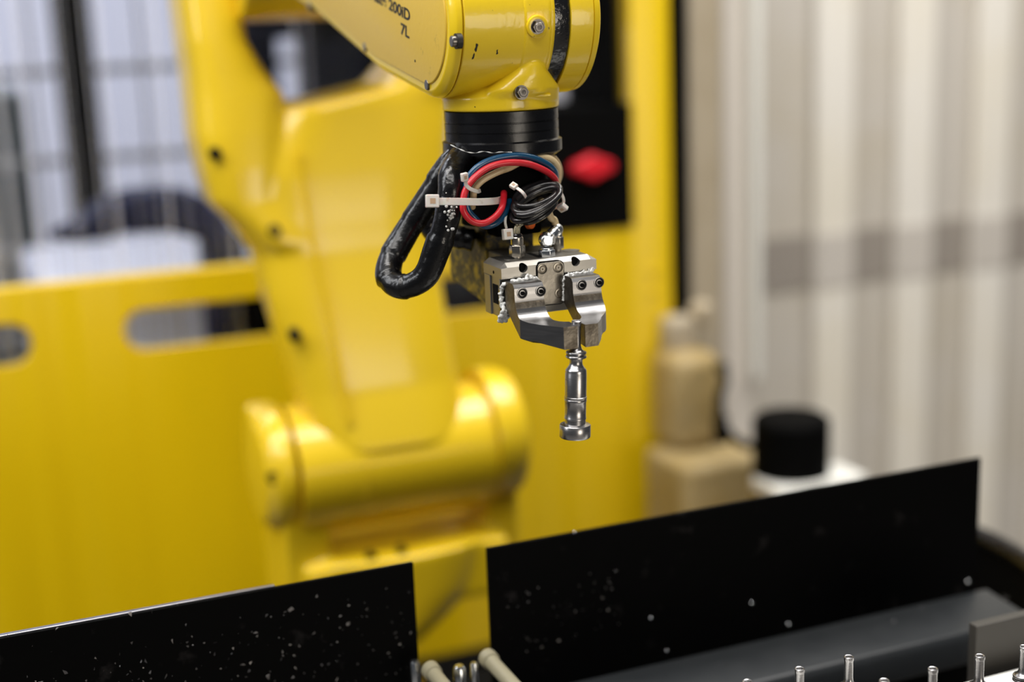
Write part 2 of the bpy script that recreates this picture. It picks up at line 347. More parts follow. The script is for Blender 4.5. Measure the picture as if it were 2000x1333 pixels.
MB().box((ta, 2.56, 0), (onax(560,100,1,2.5).x, 2.66, 3)).box((onax(624,100,1,2.5).x, 2.56, 0), (onax(860,100,1,2.5).x, 2.66, 3)).box((onax(560,100,1,2.5).x, 2.56, onax(600, 75, 1, 2.5).z), (onax(624,100,1,2.5).x, 2.66, 3)).build('door_frame', mat('dark_blue_grey', (.006, .007, .012), .6, spec=.2), loc=(tw.x, 2.55, 0), bevel=.01,
    label='near-black door frame with a pale gap seen under the forearm', category='frame')
# ================================================================== ROBOT
rob = thing('industrial_robot', (.42, 1.40, .46), 'glossy yellow industrial robot arm with a black wrist band and gripper mount', 'robot')
JY = 1.37
cl = onax(562, 905, 1, JY); cr_ = onax(930, 862, 1, JY); zj = (cl.z+cr_.z)/2; xl, xr = cl.x, cr_.x
X = Vector((1, 0, 0))
def sect(c, hx, hy, n=40, e=3.2):                       # superellipse section in XY
    out = []
    for k in range(n):
        a = 2*pi*k/n; ca, sa = cos(a), sin(a)
        out.append(Vector((c[0]+hx*copysign(abs(ca)**(2/e), ca), c[1]+hy*copysign(abs(sa)**(2/e), sa), c[2])))
    return out
def arm_loft(rows, e=3.2):
    rs = []
    for (py, xa, xb, Yc, hy) in rows:
        # silhouettes: left edge is the rear left edge, right edge the front right one
        A = onax(xa, py, 1, Yc+hy*.55); B = onax(xb, py, 1, Yc-hy*.55)
        z = onax((xa+xb)/2, py, 1, Yc).z
        rs.append(sect(((A.x+B.x)/2, Yc, z), (B.x-A.x)/2, hy, e=e))
    return rs
ab = MB()
YC = lambda py: 1.355+(920-py)*.000105                    # the arm leans back towards the elbow
ab.rings(arm_loft([(py, a, b_, YC(py), hy) for py, a, b_, hy in ((-260, 300, 474, .06), (-60, 318, 470, .06), (0, 325, 472, .06), (80, 335, 484, .06), (140, 345, 520, .06), (185, 349, 560, .06), (260, 356, 560, .058), (330, 374, 560, .055), (385, 392, 560, .05), (430, 440, 600, .05), (470, 480, 640, .05))]))
ab.rings(arm_loft([(py, a, b_, YC(py), hy) for py, a, b_, hy in ((-100, 790, 900, .06), (60, 790, 895, .06), (160, 700, 890, .06), (200, 500, 884, .06), (330, 420, 878, .056), (420, 440, 872, .052), (480, 484, 868, .05), (560, 502, 868, .05), (650, 530, 882, .05), (740, 558, 897, .05), (850, 590, 915, .057), (878, 596, 917, .044), (905, 600, 920, .020))], 3.6))
ab.build('lower_arm', m_yelc, rob, remesh=.0032, relax=10)
# raised side cover + seam on the left of the arm
sc_rows = [(300, 583, 589), (468, 612, 619), (600, 640, 648), (720, 665, 673), (830, 686, 694)]
pts = []
for (py, a, b_), hy, Yc in zip(sc_rows, (.057, .051, .05, .05, .05), [YC(r_[0]) for r_ in sc_rows]):
    pts.append(onax(a, py, 1, Yc-hy+.001))
MB().tube(pts, .0028, 8).build('cover_seam', m_yelc, rob)
for (px, py, Yc) in ((425, 300, YC(300)-.052), (541, 450, YC(450)-.045), (580, 655, YC(655)-.045)):
    c = onax(px, py, 1, Yc-.004); MB().lathe(c+Vector((0, .012, 0)), (-.2, -1, 0), [(.0062, 0), (.0062, .014), (.0042, .0145), (.0042, .006), (0, .006)], 20).build('cap_screw', m_bscr, rob)
# shoulder barrel
MB().cyl((xl, JY, zj-.005), (xr, JY, zj-.005), .0665, 64).build('shoulder_barrel', m_yelc, rob)
MB().cyl((xl+.062, JY, zj-.005), (xl+.066, JY, zj-.005), .0672, 64).build('barrel_seam', m_yelc, rob, bevel=.0006)
lo = MB().lathe((xl-.004, JY, zj), (-1, 0, 0), [(.063, 0), (.064, .010), (.061, .020), (.050, .030), (.0, .033)], 64)
lo.rings([sect((xl-.018, JY+.02, zj+dz), .016, hy, e=2.6) for dz, hy in ((0, .04), (.03, .045), (.052, .036), (.062, .02))])
lo.build('shoulder_cap', m_yelc, rob, remesh=.0025, relax=8)
MB().lathe((xr+.002, JY, zj+.004), (1, 0, 0), [(.070, 0), (.071, .020), (.066, .032), (.052, .040), (0, .042)], 64).build('shoulder_cap', m_yelc, rob)
c = onax(538, 933, 1, JY-.056); MB().lathe(c+Vector((0, .012, 0)), (-.15, -1, 0), [(.0062, 0), (.0062, .014), (.0042, .0145), (.0042, .006), (0, .006)], 20).build('cap_screw', m_bscr, rob)
# turret under the barrel
zl = onax(700, 1095, 1, JY-.05).z
tb = MB()
tb.box((xl-.018, JY-.045, .50), (xl+.028, JY+.06, zj)); tb.box((xr-.005, JY-.03, zl-.03), (xr+.034, JY+.06, zj))
tb.box((xl, JY-.062, zl-.06), (xr+.01, JY+.07, zl))
tr = []
for py, xb in ((1040, 985), (1090, 972), (1130, 958), (1165, 930), (1195, 902), (1225, 868), (1255, 832), (1290, 800)):
    B = onax(xb, py, 1, JY-.055); hx = (B.x-(xl+.0))/2; tr.append(sect((xl+hx, JY, B.z), hx, .075, e=2.6))
tb.rings(tr[::-1])
tb.build('turret', m_yelc, rob, remesh=.003, relax=8)
for px, py in ((725, 1087), (785, 1076)):
    c = onax(px, py, 1, JY-.062); MB().cyl(c+Vector((0, .005, 0)), c-Vector((0, .003, 0)), .005, 12).build('cap_screw', m_bscr, rob)
MB().lathe((xl+.06, JY, .46), (0, 0, 1), [(.10, 0), (.10, .03), (.085, .05), (.07, .10), (.07, .14)], 48).build('base', m_yelc, rob)
# elbow
ec = onax(540, -95, 1, 1.40)
el = MB().cyl(ec-X*.045, ec+X*.125, .066, 48)
el.box(L(-12, -520, 212), L(48, -440, 290)); el.build('elbow_housing', m_yelc, rob, remesh=.003, relax=8)
# forearm casing
DV, DW, DR = -60, 150, 48.5                                # wrist drum axis (mm), radius
def casing(infl, back=-530):
    P = []
    for k in range(0, 33):                                # near circle from bottom over front to top
        a = radians(-98+k*(196/32)); P.append((DV+(DR+infl)*cos(a), DW+(DR+infl)*sin(a)))
    top = [(-170, 236+infl), (-300, 262+infl), (back, 290+infl)]
    bot = [(back, 196-infl), (-330, 160-infl), (-167, 117.5-infl)]
    return P[:1]+P[1:]+top+bot
def prof(P, u): return [L(u, v, w) for v, w in P]
MB().prism(prof(casing(0, -500), -12.7), X*.060).build('forearm', m_yel, rob, bevel=.002)
sidec = MB().rings([prof(casing(0), -13.3), prof(casing(-1.0), -17), prof(casing(-5), -20.2)], cap=True)
sidec.build('side_cover', m_yel, rob, bevel=.0008, ang=20)
MB().rings([prof(casing(-9), -20.0), prof(casing(-9.6), -21.4)]).build('cover_panel', m_tan, rob, bevel=.0005, ang=20, label='matt tan-yellow panel of the side cover')
def socket(c, ax, r, h, name='socket_screw', m=m_scr, par=rob):
    ax = Vector(ax).normalized(); c = Vector(c)
    o = MB().lathe(c-ax*.002, ax, [(r, 0), (r, h+.0016), (r*.9, h+.002), (r*.55, h+.002)], 28)
    x_, y_, d = frame(ax)
    rr = [[c-ax*.002+d*hh+(x_*cos(pi*k/14)+y_*sin(pi*k/14))*q*(1 if hh > h else 1) for k in range(28)] for q, hh in ((r*.55, h+.002), (r*.5, h*.4), (0.00001, h*.4))]
    o.rings(rr, cap=False); return o.build(name, m, par)
for px, py in ((881, 81), (832, 166), (711, 92), (602, 12)):
    c = onax(px, py, 0, L(-21.6, 0, 0).x); socket(c+X*.0035, (-1, 0, 0), .0034, .0035); MB().cyl(c+X*.0062, c+X*.0028, .0046, 24).build('screw_seat', m_ink, rob)
for px, py in ((883, 80),):
    pass
c = onax(811, 119, 0, L(-21.4, 0, 0).x); MB().cyl(c, c-X*.0003, .0009, 10).build('paint_pit', m_ink, rob)
# lettering
def text(body, c, size, slope):
    cu = bpy.data.curves.new('lettering', 'FONT'); cu.body = body; cu.size = size; cu.align_x = 'RIGHT'; cu.extrude = .00005; cu.offset = .00028; cu.space_character = 1.0
    t = bpy.data.objects.new('tmp', cu); COL.objects.link(t); bpy.context.view_layer.update()
    me = bpy.data.meshes.new_from_object(t.evaluated_get(bpy.context.evaluated_depsgraph_get())); bpy.data.objects.remove(t)
    ex = Vector((0, -1, -slope)).normalized(); ez = Vector((-1, 0, 0)); ey = ez.cross(ex)
    Mx = Matrix((ex*1.8, ey, ez)).transposed().to_4x4(); Mx.translation = Vector(c)-Vector(rob.location)
    me.transform(Mx); me.materials.clear(); me.materials.append(m_ink)
    o = bpy.data.objects.new('lettering', me); COL.objects.link(o); o.parent = rob; return o
XF = L(-21.55, 0, 0).x
text('Mate 200iD', onax(801, 42, 0, XF), .0100, .20)
text('7L', onax(799, 75, 0, XF), .0098, .20)
# wrist drum
DC = lambda u: L(u, DV, DW)
def drum(name, prof_, m=m_yel, **k): return MB().lathe(DC(0), (1, 0, 0), [(r/1000, u/1000) for r, u in prof_], 96).build(name, m, rob, **k)
drum('wrist_ring', [(DR-.5, -12.6), (DR, -12.2), (DR, -1.5), (DR-.8, -1), (DR-.8, 0)])
wh = MB().lathe(DC(0), (1, 0, 0), [(r/1000, u/1000) for r, u in [(44, -2), (DR-1.2, -1.5), (DR-1.2, 25), (DR+.8, 27), (DR+.8, 44), (46, 44.5), (44, 44.6)]], 96)
RC = (28, -60)
def disc(w, r, e=0): return [L(RC[0]+r*cos(2*pi*k/64), RC[1]+r*sin(2*pi*k/64)*(1), w) for k in range(64)]
wh.rings([disc(93, 37.2), disc(94, 37.5), disc(101.5, 37.5), disc(103, 36.5), disc(106, 34), disc(112, 27), disc(122, 20), disc(150, 14)])
# front saddle up to a peak on the drum
def ell(w, v, ru, rv, uc=33): return [L(uc+ru*cos(2*pi*k/40), v+rv*sin(2*pi*k/40), w) for k in range(40)]
wh.rings([ell(98, -40, 29, 16, 30), ell(106, -34, 25, 16, 32), ell(114, -31, 16, 14, 34), ell(121, -29, 9, 11.5, 35), ell(126, -28, 4, 8, 35.5)])
wh.rings([ell(103, -26, 7, 7, 38), ell(107, -25.5, 6.5, 7, 38), ell(111, -26, 4.5, 6, 38)])
wh.build('wrist_housing', m_yel, rob, remesh=.0009, relax=6)
drum('black_band', [(47.4, 44.2), (47.6, 45), (47.6, 56.5), (47.4, 57)], m_band, label='glossy wet black band')
drum('wrist_cap', [(46, 57), (DR+.2, 57.4), (DR+.4, 58.5), (DR+.4, 72.2), (DR-.2, 72.8)])
drum('end_plate', [(DR-.6, 73.0), (DR+.1, 73.4), (DR-.5, 77), (DR-4, 79), (0, 79.5)])
c = L(79, -66, 148); socket(L(79.2, -42, 134), (1, 0, 0), .004, .004)
# boss with hex bolt on drum and on neck
def hexbolt(c, ax, r, name='hex_bolt'):
    ax = Vector(ax).normalized(); c = Vector(c)
    MB().cyl(c-ax*.002, c+ax*.0008, r*1.22, 28).hexa(c+ax*.0008, c+ax*r*.95, r*1.04).lathe(c+ax*r*.95, ax, [(r*.8, 0), (r*.7, .0004), (r*.4, .0004), (r*.35, -.0006), (0, -.0006)], 20).build(name, m_scr, rob)
a = radians(-4); pc = g(1043, 50, -15); nrm = Vector((0, -cos(a), sin(a)))
nx = (pc-DC(0)); uu = nx.x; nx.x = 0; nd = nx.normalized()
pc = DC(0)+X*uu+nd*.0495
MB().lathe(pc-nd*.004, nd, [(.0068, 0), (.0068, .0052), (.0062, .0056), (.0046, .0056), (.0042, .0040), (0, .0040)], 32).build('bolt_boss', m_yel, rob)
hexbolt(pc+nd*.0006, nd, .0037)
hexbolt(g(1018, 181, -18.5), (0, -1, .1), .0037)
MB().box(L(22, -24, 100.5), L(47, -21.8, 103)).build('neck_rib', m_yel, rob, bevel=.001, seg=3)
# paint chips on the drum edge
mb = MB()
for (px, py, s_) in ((935, 95, 1.1), (934, 103, .8), (932, 118, .9), (931, 125, .6), (977, 110, .8), (1010, 145, .5), (945, 150, .35), (960, 163, .4), (985, 158, .4), (1015, 146, .5)):
    p = g(px, py, -11.3); nn = p-DC(0); nn.x = 0; n2 = nn.normalized(); p = Vector((p.x, 0, 0))+Vector((0, DC(0).y, DC(0).z))+n2*.04845
    if py > 140: continue
    x_, y_, d = frame(n2); mb.rings([[p+(x_*cos(2*pi*k/7)*  .0005*s_*random.uniform(.7, 2.5)+y_*sin(2*pi*k/7)*.0017*s_*random.uniform(.6, 1.6))+d*e for k in range(7)] for e in (-.0004, .0001)])
mb.build('paint_chip', m_ink, rob, kind='stuff')
# black flange ring under the neck
MB().lathe(L(28, -60, 65), (0, 0, 1), [(r/1000, h/1000) for r, h in [(33, -3), (37.5, 0), (38.6, 1), (38.6, 8), (37.4, 8.6), (36.7, 9), (36.7, 14), (36.2, 14.3), (36.2, 14.7), (36.7, 15), (36.7, 20), (36.2, 20.3), (36.2, 20.7), (36.7, 21), (36.7, 27.5), (35, 28), (30, 29)]], 96).build('black_flange', m_blk, rob, label='glossy black ring with grooves')
# milky water marks under the ring
pts = [g(x_, y_, v_) for x_, y_, v_ in ((880, 283, -36), (897, 291, -30), (912, 297, -26), (928, 299, -24), (945, 296, -22.5), (962, 299, -21.5), (980, 297, -21), (1000, 298, -21)) ]
MB().tube(pts, lambda t: .00025+.0002*sin(t*40), 8).build('water_line', m_gre, rob)
# tool shaft and bracket
MB().cyl(L(28, -60, 66), L(28, -60, 20), .0285, 48).build('tool_flange', m_blkm, rob)
MB().box(L(15, -92, 12), L(48, -45, 24)).build('adapter_block', m_blkm, rob, bevel=.002)
br = [L(13, v, w) for v, w in ((-58, 20), (-58, -33.5), (-64, -34.5), (-126, -27), (-130, -22), (-128, 30), (-95, 45), (-62, 45))]
MB().prism(br, X*.034).build('bracket', m_dirty, rob, bevel=.001, label='oily yellow bracket with black grime')
MB().box(L(14, -57.5, -32), L(52, -30.4, 2.6)).build('mount_plate', mat('oily_steel', (.07, .06, .045), .45, metal=.6, bump=.3, bscale=150, col2=(.02, .018, .014), nscale=70), rob, bevel=.0008)
# ================================================================== GRIPPER
gr = thing('gripper', L(31, -15, -30), 'two-finger steel pneumatic gripper holding a turned pin below the robot wrist', 'gripper')
W = 64.5
pr_ = [(-30, 2.6), (-4.0, 2.6), (0, 0), (0, -6.8), (-30, -6.8)]
TOP = G.z+.0026
bd = MB().rings([[L(u, v, min(w, 2.6-k)) for v, w in pr_] for u, k in ((0, 3.0), (4.2, 0), (W-4.2, 0), (W, 3.0))])
bod = bd.build('body', m_alu, gr, bevel=.0003, ang=20)
hc = [g(1022, 524, 0), g(1124.5, 511.5, 0)]
def drill0(o, cuts):
    # cutters are children so both share the parent's space
    for c, d, r, h in cuts:
        t = MB().cyl(c-Vector(d)*.006, c+Vector(d)*h, r, 28).build('tmp', m_hole, gr)
        q = o.modifiers.new('d', 'BOOLEAN'); q.operation = 'DIFFERENCE'; q.object = t; q.solver = 'EXACT'
        for b_ in o.modifiers:
            if b_.type == 'BEVEL': b_.show_viewport = False
        bpy.context.view_layer.update()
        me = bpy.data.meshes.new_from_object(o.evaluated_get(bpy.context.evaluated_depsgraph_get()))
        o.modifiers.remove(q); o.data = me; bpy.data.objects.remove(t)
        for b_ in o.modifiers: b_.show_viewport = True
    o.data.set_sharp_from_angle(angle=radians(25))
drill0(bod, [(c, (0, 1, 0), .0029, .009) for c in hc])
for c in hc: MB().cyl(c+Vector((0, .0035, 0)), c+Vector((0, .0089, 0)), .00295, 24).build('threaded_hole', m_hole, gr)
low = MB().box(L(1, -29, -32), L(W-3, -6, -6.8)); low.build('lower_body', m_alu, gr, bevel=.0004)
sl = MB().box(L(.4, -5.6, -30), L(7, -1.5, -23)).box(L(.4, -8, -30), L(4, -2, -13)); sl.build('slide_rail', m_stl, gr, bevel=.0008)
MB().box(L(0, -29.5, -32), L(1.2, -20, -7)).build('end_plate', m_alu, gr, bevel=.0003)
MB().box(L(.6, -17, -24), L(1.3, -9, -12)).build('slot', m_hole, gr)
# cover plate
ca = g(1049, 515, 1); cb_ = g(1103, 590, 1)
x0, x1, z0, z1 = ca.x, cb_.x, cb_.z+.0005, ca.z
pl = [(p[0], G.y-.0014, p[1]) for p in rrect(x0, x1, z0-.001, z1, .0032)]
MB().prism(pl, (0, .006, 0)).build('cover_plate', m_cov, gr, bevel=.0003, label='dark bare steel cover plate')
pl = [(p[0], G.y-.0006, p[1]) for p in rrect(x0-.0005, x1+.0005, z0-.0016, z1+.0005, .0036)]
MB().prism(pl, (0, .004, 0)).build('plate_gap', m_hole, gr)
for px, py in ((1059, 526), (1090, 523), (1093, 573)):
    c = g(px, py, 1.4); MB().lathe(c, (0, -1, 0), [(.0033, -.0002), (.0033, .0002), (.0030, .0002)], 24).build('screw_gap', m_stl2, gr)
    MB().lathe(c, (0, -1, 0), [(.0031, -.0002), (.0031, .0004), (.0024, .0005), (.0023, .0001), (.0016, .0001), (.0015, .0006), (.0006, .0006), (.0005, 0), (0, 0)], 24).build('cover_screw', m_cov, gr)
c = onax(964, 532, 0, G.x); MB().cyl(c-X*.0002, c+X*.001, .0010, 14).build('threaded_hole', m_hole, gr)
# slots and pockets on top
MB().box(L(9, -9.5, 1), L(27, -7, 2.68)).build('top_groove', mat('groove_grey', (.22, .21, .19), .4, metal=1), gr)
MB().box(L(29, -30, 2), L(33, -9.6, 2.8)).build('centre_channel', m_hole, gr, bevel=.0004)
for u in (57.5,): MB().cyl(L(u, -22, 2), L(u, -22, 2.7), .0042, 28).build('port', m_hole, gr)
for u in (14, 57.5): MB().lathe(L(u, -22 if u > 20 else -15, 2.6), (0, 0, 1), [(.0055, 0), (.0055, .0003), (.0042, .0003)], 28).build('port_rim', m_alu, gr)
# fingers
def finger(mir):
    vs = [0, 4, 8, 11.5, 13.2, 15, 15.25, 15.6, 16.2, 17, 18.2, 19.6, 21, 22, 23.5, 25, 27, 28.5, 30, 31.5, 33, 34.2, 35.2, 36, 37, 39, 42, 46]
    def lin(t, P):
        for (a, x_), (b, y_) in zip(P, P[1:]):
            if t <= b: return x_+(y_-x_)*(t-a)/(b-a)
        return P[-1][1]
    rs = []
    for v in vs:
        uo = lin(v, [(0, 2), (22, 2), (46, 20)]) if not mir else lin(v, [(0, 2), (20, 2), (24, 3.4), (33, 11.0), (38, 13.8), (46, 19.5)])
        ui = 21.3 if v <= 24 else 31-sqrt(max(0, 110-(v-24)**2)) + .8
        if v > 24: ui = min(ui, 29.1-mir) if v < 34.4 else 29.1-mir
        wt = lin(v, [(0, -8), (12.8, -8), (15, -10.6), (15.25, -17), (15.6, -19), (16.2, -21), (17, -22.8), (18.2, -24.7), (19.6, -26.2), (21, -27.4), (23.5, -28.7), (27, -29.7), (33, -30.3), (46, -30.7)])
        wb = lin(v, [(0, -24.5), (22, -40), (27, -42.2), (46, -44.5)])
        oc = lin(v, [(0, 0), (21, 0), (23, 0.2), (30, 3), (46, .4)])
        ring = [(uo, wt), (ui, wt), (ui, wb), (uo+oc*1.3, wb), (uo, wb+oc*.6+.01)]
        if mir: ring = [(62.2-u, w) for u, w in ring]
        rs.append([L(u, v, w) for u, w in ring])
    return MB().rings(rs)
FN = []
for mir in (0, 1):
    f = finger(mir).build('finger', m_stl, gr, ang=28, label='machined steel finger with '+('chipped right corner' if mir else 'diagonal left face'))
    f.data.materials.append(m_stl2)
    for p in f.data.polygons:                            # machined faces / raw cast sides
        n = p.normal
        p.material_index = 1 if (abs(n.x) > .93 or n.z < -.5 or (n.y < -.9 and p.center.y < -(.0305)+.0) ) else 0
    bv = f.modifiers.new('b', 'BEVEL'); bv.width = .00025; bv.segments = 2; bv.limit_method = 'ANGLE'; bv.angle_limit = radians(28)
    FN.append(f)
    for px, py in (((1020, 573), (1056, 569)), ((1136, 557), (1170, 552)))[mir]:
        c = g(px, py, 15.3)
        o = MB().lathe(c+Vector((0, .001, 0)), (0, -1, 0), [(.0029, 0), (.0029, .0014), (.0026, .0016), (.0019, .0016), (.0017, .0008), (.0012, .0009), (.0010, .0001), (0, .0001)], 28).build('socket_screw', m_bscr, f)
        MB().hexa(c-Vector((0, .0004, 0)), c-Vector((0, .00165, 0)), .0013).build('hex_recess', m_hole, f)
        MB().lathe(c, (0, -1, 0), [(.0030, -.0003), (.0034, .0002), (.0030, .0003)], 28).build('screw_rim', m_stl, f)
# grease
def blobline(pts, r, seedv):
    random.seed(seedv); P = spline([Vector(p) for p in pts], 10); K = len(P)
    mb = MB(); T = P[-1]-P[0]
    rr = [r*random.uniform(.35, 1.5) for _ in P]
    it = iter(rr)
    return MB().tube([p+Vector((0, 0, random.uniform(-.3, .3)*r)) for p in P], lambda t: rr[min(K-1, int(t*(K-1)))], 8, smooth=False)
gre = MB()
for pts, r, s_ in (([L(6, 2, -8.0), L(12, 5, -7.6), L(17, 3, -6.8), L(22, 2, -8)], .0013, 1), ([L(42, 3, -8.6), L(46, 2, -8), L(52, 1.4, -7.9), L(60, .8, -7.6), L(62, .4, -6.4)], .0010, 2),
                 ([L(41, 2.5, -9), L(40.6, 2, -14), L(40.4, 1.6, -20), L(39.9, 1.8, -24)], .0009, 3), ([L(23, 2, -9), L(24.5, 1.8, -12), L(23.6, 1.8, -15)], .0009, 4),
                 ([L(1, 0, -27), L(.6, -3, -30), L(1.2, -5, -33), L(3, -3, -31)], .0019, 5), ([L(41.2, 3, -10), L(44, 6, -9), L(47, 5, -8.4)], .0009, 6), ([L(2.5, 1, -9), L(1, -2, -12), L(.6, -3, -18), L(0.5, -2, -24)], .0013, 7)):
    random.seed(s_); P = spline([Vector(p) for p in pts], 14)
    for p in P:
        for q in range(2): gre.ball(p+Vector((random.gauss(0, .45), random.gauss(0, .3), random.gauss(0, .55)))*r, r*random.uniform(.25, .85), 8)
gre.build('grease', m_gre, gr, kind='stuff', remesh=.00035, relax=3)
random.seed(8)
# fittings on the gripper
def fitting(name, base, m, label, cat='fitting'): return thing(name, base, label, cat)
fb = g(1010.5, 497, -15); f1 = fitting('push_in_fitting', fb, m_nick, 'nickel hex push-in fitting with clear tubes at the left of the gripper top')
U = Vector((0, 0, 1))
fb = Vector((fb.x, fb.y, TOP))
f1.location = fb
MB().cyl(fb, fb+U*.0015, .0026, 20).hexa(fb+U*.0015, fb+U*.0085, .0052).cyl(fb+U*.0085, fb+U*.0090, .0040, 24).build('hex_body', m_nick, f1, bevel=.0003)
MB().lathe(fb+U*.009, U, [(.0039, 0), (.0040, .0003), (.0040, .0042), (.0034, .0048), (0, .0048)], 28).build('collar', m_nick, f1)
MB().lathe(fb+U*.0137, U, [(.0034, 0), (.0036, .0012), (.0028, .0020), (.0018, .0020), (0, .0018)], 24).build('release_ring', m_blk, f1)
fe = g(1068, 493, -12); fe = Vector((fe.x, fe.y, TOP)); f2 = fitting('banjo_fitting', fe, m_zinc, 'bright zinc swivel elbow fitting at the middle of the gripper top')
MB().hexa(fe, fe+U*.0042, .0053).cyl(fe+U*.0042, fe+U*.0056, .0042, 24).build('hex_base', m_zinc, f2, bevel=.0003)
bc = fe+U*.0105; mb = MB().ball(bc, .0050, 20)
for ang in (-100, -40, 20): d = Vector((cos(radians(ang)), sin(radians(ang)), 0)); mb.cyl(bc+d*.003, bc+d*.0051, .0032, 8)
mb.build('ball_body', m_zinc, f2, bevel=.0002)
t1 = g(1087, 449, -22); MB().cyl(bc, t1, .0030, 20).tube([bc+(t1-bc)*k for k in (.4, .45, .5, .55, .6, .65, .7, .75, .8, .85)], lambda t: .0032+.0004*sin(t*60), 16, smooth=False).build('barbed_arm', m_zinc, f2)
MB().ball(t1, .0042, 20).build('end_nut', m_zinc, f2)
fr = g(1089, 491, -25); fr = Vector((fr.x, fr.y, TOP)); f3 = fitting('push_in_fitting', fr, m_nick, 'small hex fitting behind the bright elbow fitting')
MB().cyl(fr, fr+U*.002, .0026, 20).hexa(fr+U*.002, fr+U*.0095, .0042).build('hex_body', m_nick, f3, bevel=.0003)
MB().lathe(fr+U*.0095, U, [(.0033, 0), (.0034, .004), (.0026, .0048), (0, .0048)], 24).build('collar', m_nick, f3)
# ================================================================== HOSES, CABLES, TIES
def hz(pts, v0=None): return [g(830+p[0]/6.06, 280+p[1]/6.06, p[2]) for p in pts]
def hose(name, pts, r, m, label, cat='hose', group=None, seg=8):
    P = pts; o = MB().tube(P, r, 16, seg).build(name, m, loc=P[0], label=label, category=cat)
    if group: o['group'] = group
    return o
hose('air_hose', hz([(935, 590, -34), (930, 660, -24), (905, 770, -18), (830, 870, -15), (700, 945, -14), (560, 925, -14), (465, 820, -14), (452, 700, -15), (480, 560, -16), (570, 425, -17), (720, 305, -17.5), (880, 245, -17), (1060, 228, -17), (1240, 250, -18), (1430, 330, -20), (1530, 415, -24), (1545, 480, -32), (1500, 540, -44)]), .0021, m_red, 'red air hose looped below the black ring')
hose('air_hose', hz([(1010, 660, -36), (965, 780, -24), (900, 895, -20), (800, 965, -19), (690, 975, -20), (590, 890, -21), (510, 790, -21), (480, 640, -21.5), (490, 480, -21), (540, 370, -20.5), (640, 270, -20), (780, 200, -20), (950, 160, -20), (1130, 148, -20), (1300, 180, -21), (1450, 250, -23), (1530, 330, -27), (1550, 400, -36), (1520, 460, -46)]), .0021, m_blue, 'dark blue air hose looped just above the red one')
hose('air_hose', hz([(560, 760, -30), (572, 640, -25), (592, 540, -23), (680, 440, -22), (840, 350, -22), (1000, 290, -22.5), (1150, 215, -24.5), (1330, 165, -26), (1470, 180, -28), (1560, 260, -32), (1580, 360, -36), (1560, 490, -42), (1500, 560, -50)]), .0021, m_cream, 'cream air hose looped beneath the red and blue hoses')
hose('air_hose', hz([(1280, 130, -48), (1420, 125, -38), (1520, 165, -36), (1585, 260, -40), (1600, 380, -46), (1560, 480, -56)]), .0018, m_tanh, 'dull tan hose end at the outer right of the hose loop')
hose('air_hose', [*hz([(1330, 640, -34), (1400, 700, -24), (1450, 770, -20), (1490, 880, -20)]), t1+Vector((-.0012, 0, .006)), t1], .0022, m_cream, 'short cream hose entering the bright elbow fitting')
for k, (dx, rr) in enumerate(((-.0012, .0010), (.0008, .0012))):
    hose('clear_tube', [fb+Vector((dx, 0, .0145)), fb+Vector((dx+.001, 0, .020)), g(1020+6*k, 432, -22), g(1028+6*k, 415, -30)], rr, m_clear, ('left, thinner', 'right, thicker')[k]+' of two clear yellowish tubes rising from the left push-in fitting', 'tube', 'clear tubes from the left fitting')
og = g(1031.5, 437, -28); MB().lathe(og, (.5, -1, .1), [(.0034, 0), (.0034, .003), (.0022, .0032), (.0015, .0032)], 24).build('orange_cap', m_orange, loc=og, label='small orange plug in the shadow behind the clear tubes', category='plug')
# black cable coil
def coilring(cx, cy, a, b, rot, v, tilt, n=18, ph=0):
    P = []
    for k in range(n):
        t = 2*pi*k/n+ph; x_ = a*cos(t); y_ = b*sin(t); c_, s_ = cos(radians(rot)), sin(radians(rot))
        P.append(g(cx+(x_*c_+y_*s_)/6.06, cy+(-x_*s_+y_*c_)/6.06, v+tilt*sin(t)))
    return P
cc = thing('cable_coil', g(1045, 400, -30), 'coil of thin black cable bundled under the hose loop', 'cable')
for args in ((1048, 388, 300, 125, 26, -16, 8), (1050, 394, 290, 105, 28, -14, 8), (1043, 402, 300, 110, 32, -17, 8), (1048, 380, 270, 120, 20, -20, 9), (1050, 408, 240, 110, 34, -21, 9)):
    MB().tube(coilring(*args), .0019, 12, 5, close=True).build('cable_loop', m_cab, cc)
def tie(pts, w, head, hs_, label, hd=None):
    r = thing('cable_tie', head, label, 'cable tie', None)
    P = spline([Vector(p) for p in pts], 8); mb = MB(); rs = []
    for i, p in enumerate(P):
        t = (P[min(i+1, len(P)-1)]-P[max(i-1, 0)]).normalized(); n = Vector((.15, -1, .15)); n = (n-t*n.dot(t)).normalized(); s_ = t.cross(n)
        rs.append([p+s_*w+n*.0004, p-s_*w+n*.0004, p-s_*w-n*.0005, p+s_*w-n*.0005])
    mb.rings(rs).build('strap', m_tie, r, bevel=.0002)
    t = hd or (P[0]-P[1]); t = Vector(t).normalized(); n = Vector((.15, -1, .15)); n = (n-t*n.dot(t)).normalized(); s_ = t.cross(n)
    h = Vector(head); a_, b_, c_ = hs_
    def bxr(c0, c1, m, nm, q=1):
        MB().rings([[h+t*x_*a_+s_*y_*b_*q+n*z_ for x_, y_ in ((-q, -1), (q, -1), (q, 1), (-q, 1))] for z_ in (c0, c1)]).build(nm, m, r, bevel=.0005 if nm == 'head' else 0)
    bxr(-c_*.7, c_, m_tie, 'head'); bxr(c_*.9, c_+.0001, mat('tie_slot', (.42, .28, .18), .5), 'slot', .42)
    return r
tie(hz([(150, 690, -9), (300, 690, -8), (460, 692, -9), (620, 695, -11), (760, 690, -15), (860, 680, -22), (900, 670, -30)]), .0022, hz([(85, 685, -9)])[0], (.0040, .0039, .0022), 'wide whitish cable tie strapped across the black hose and red hose loop')
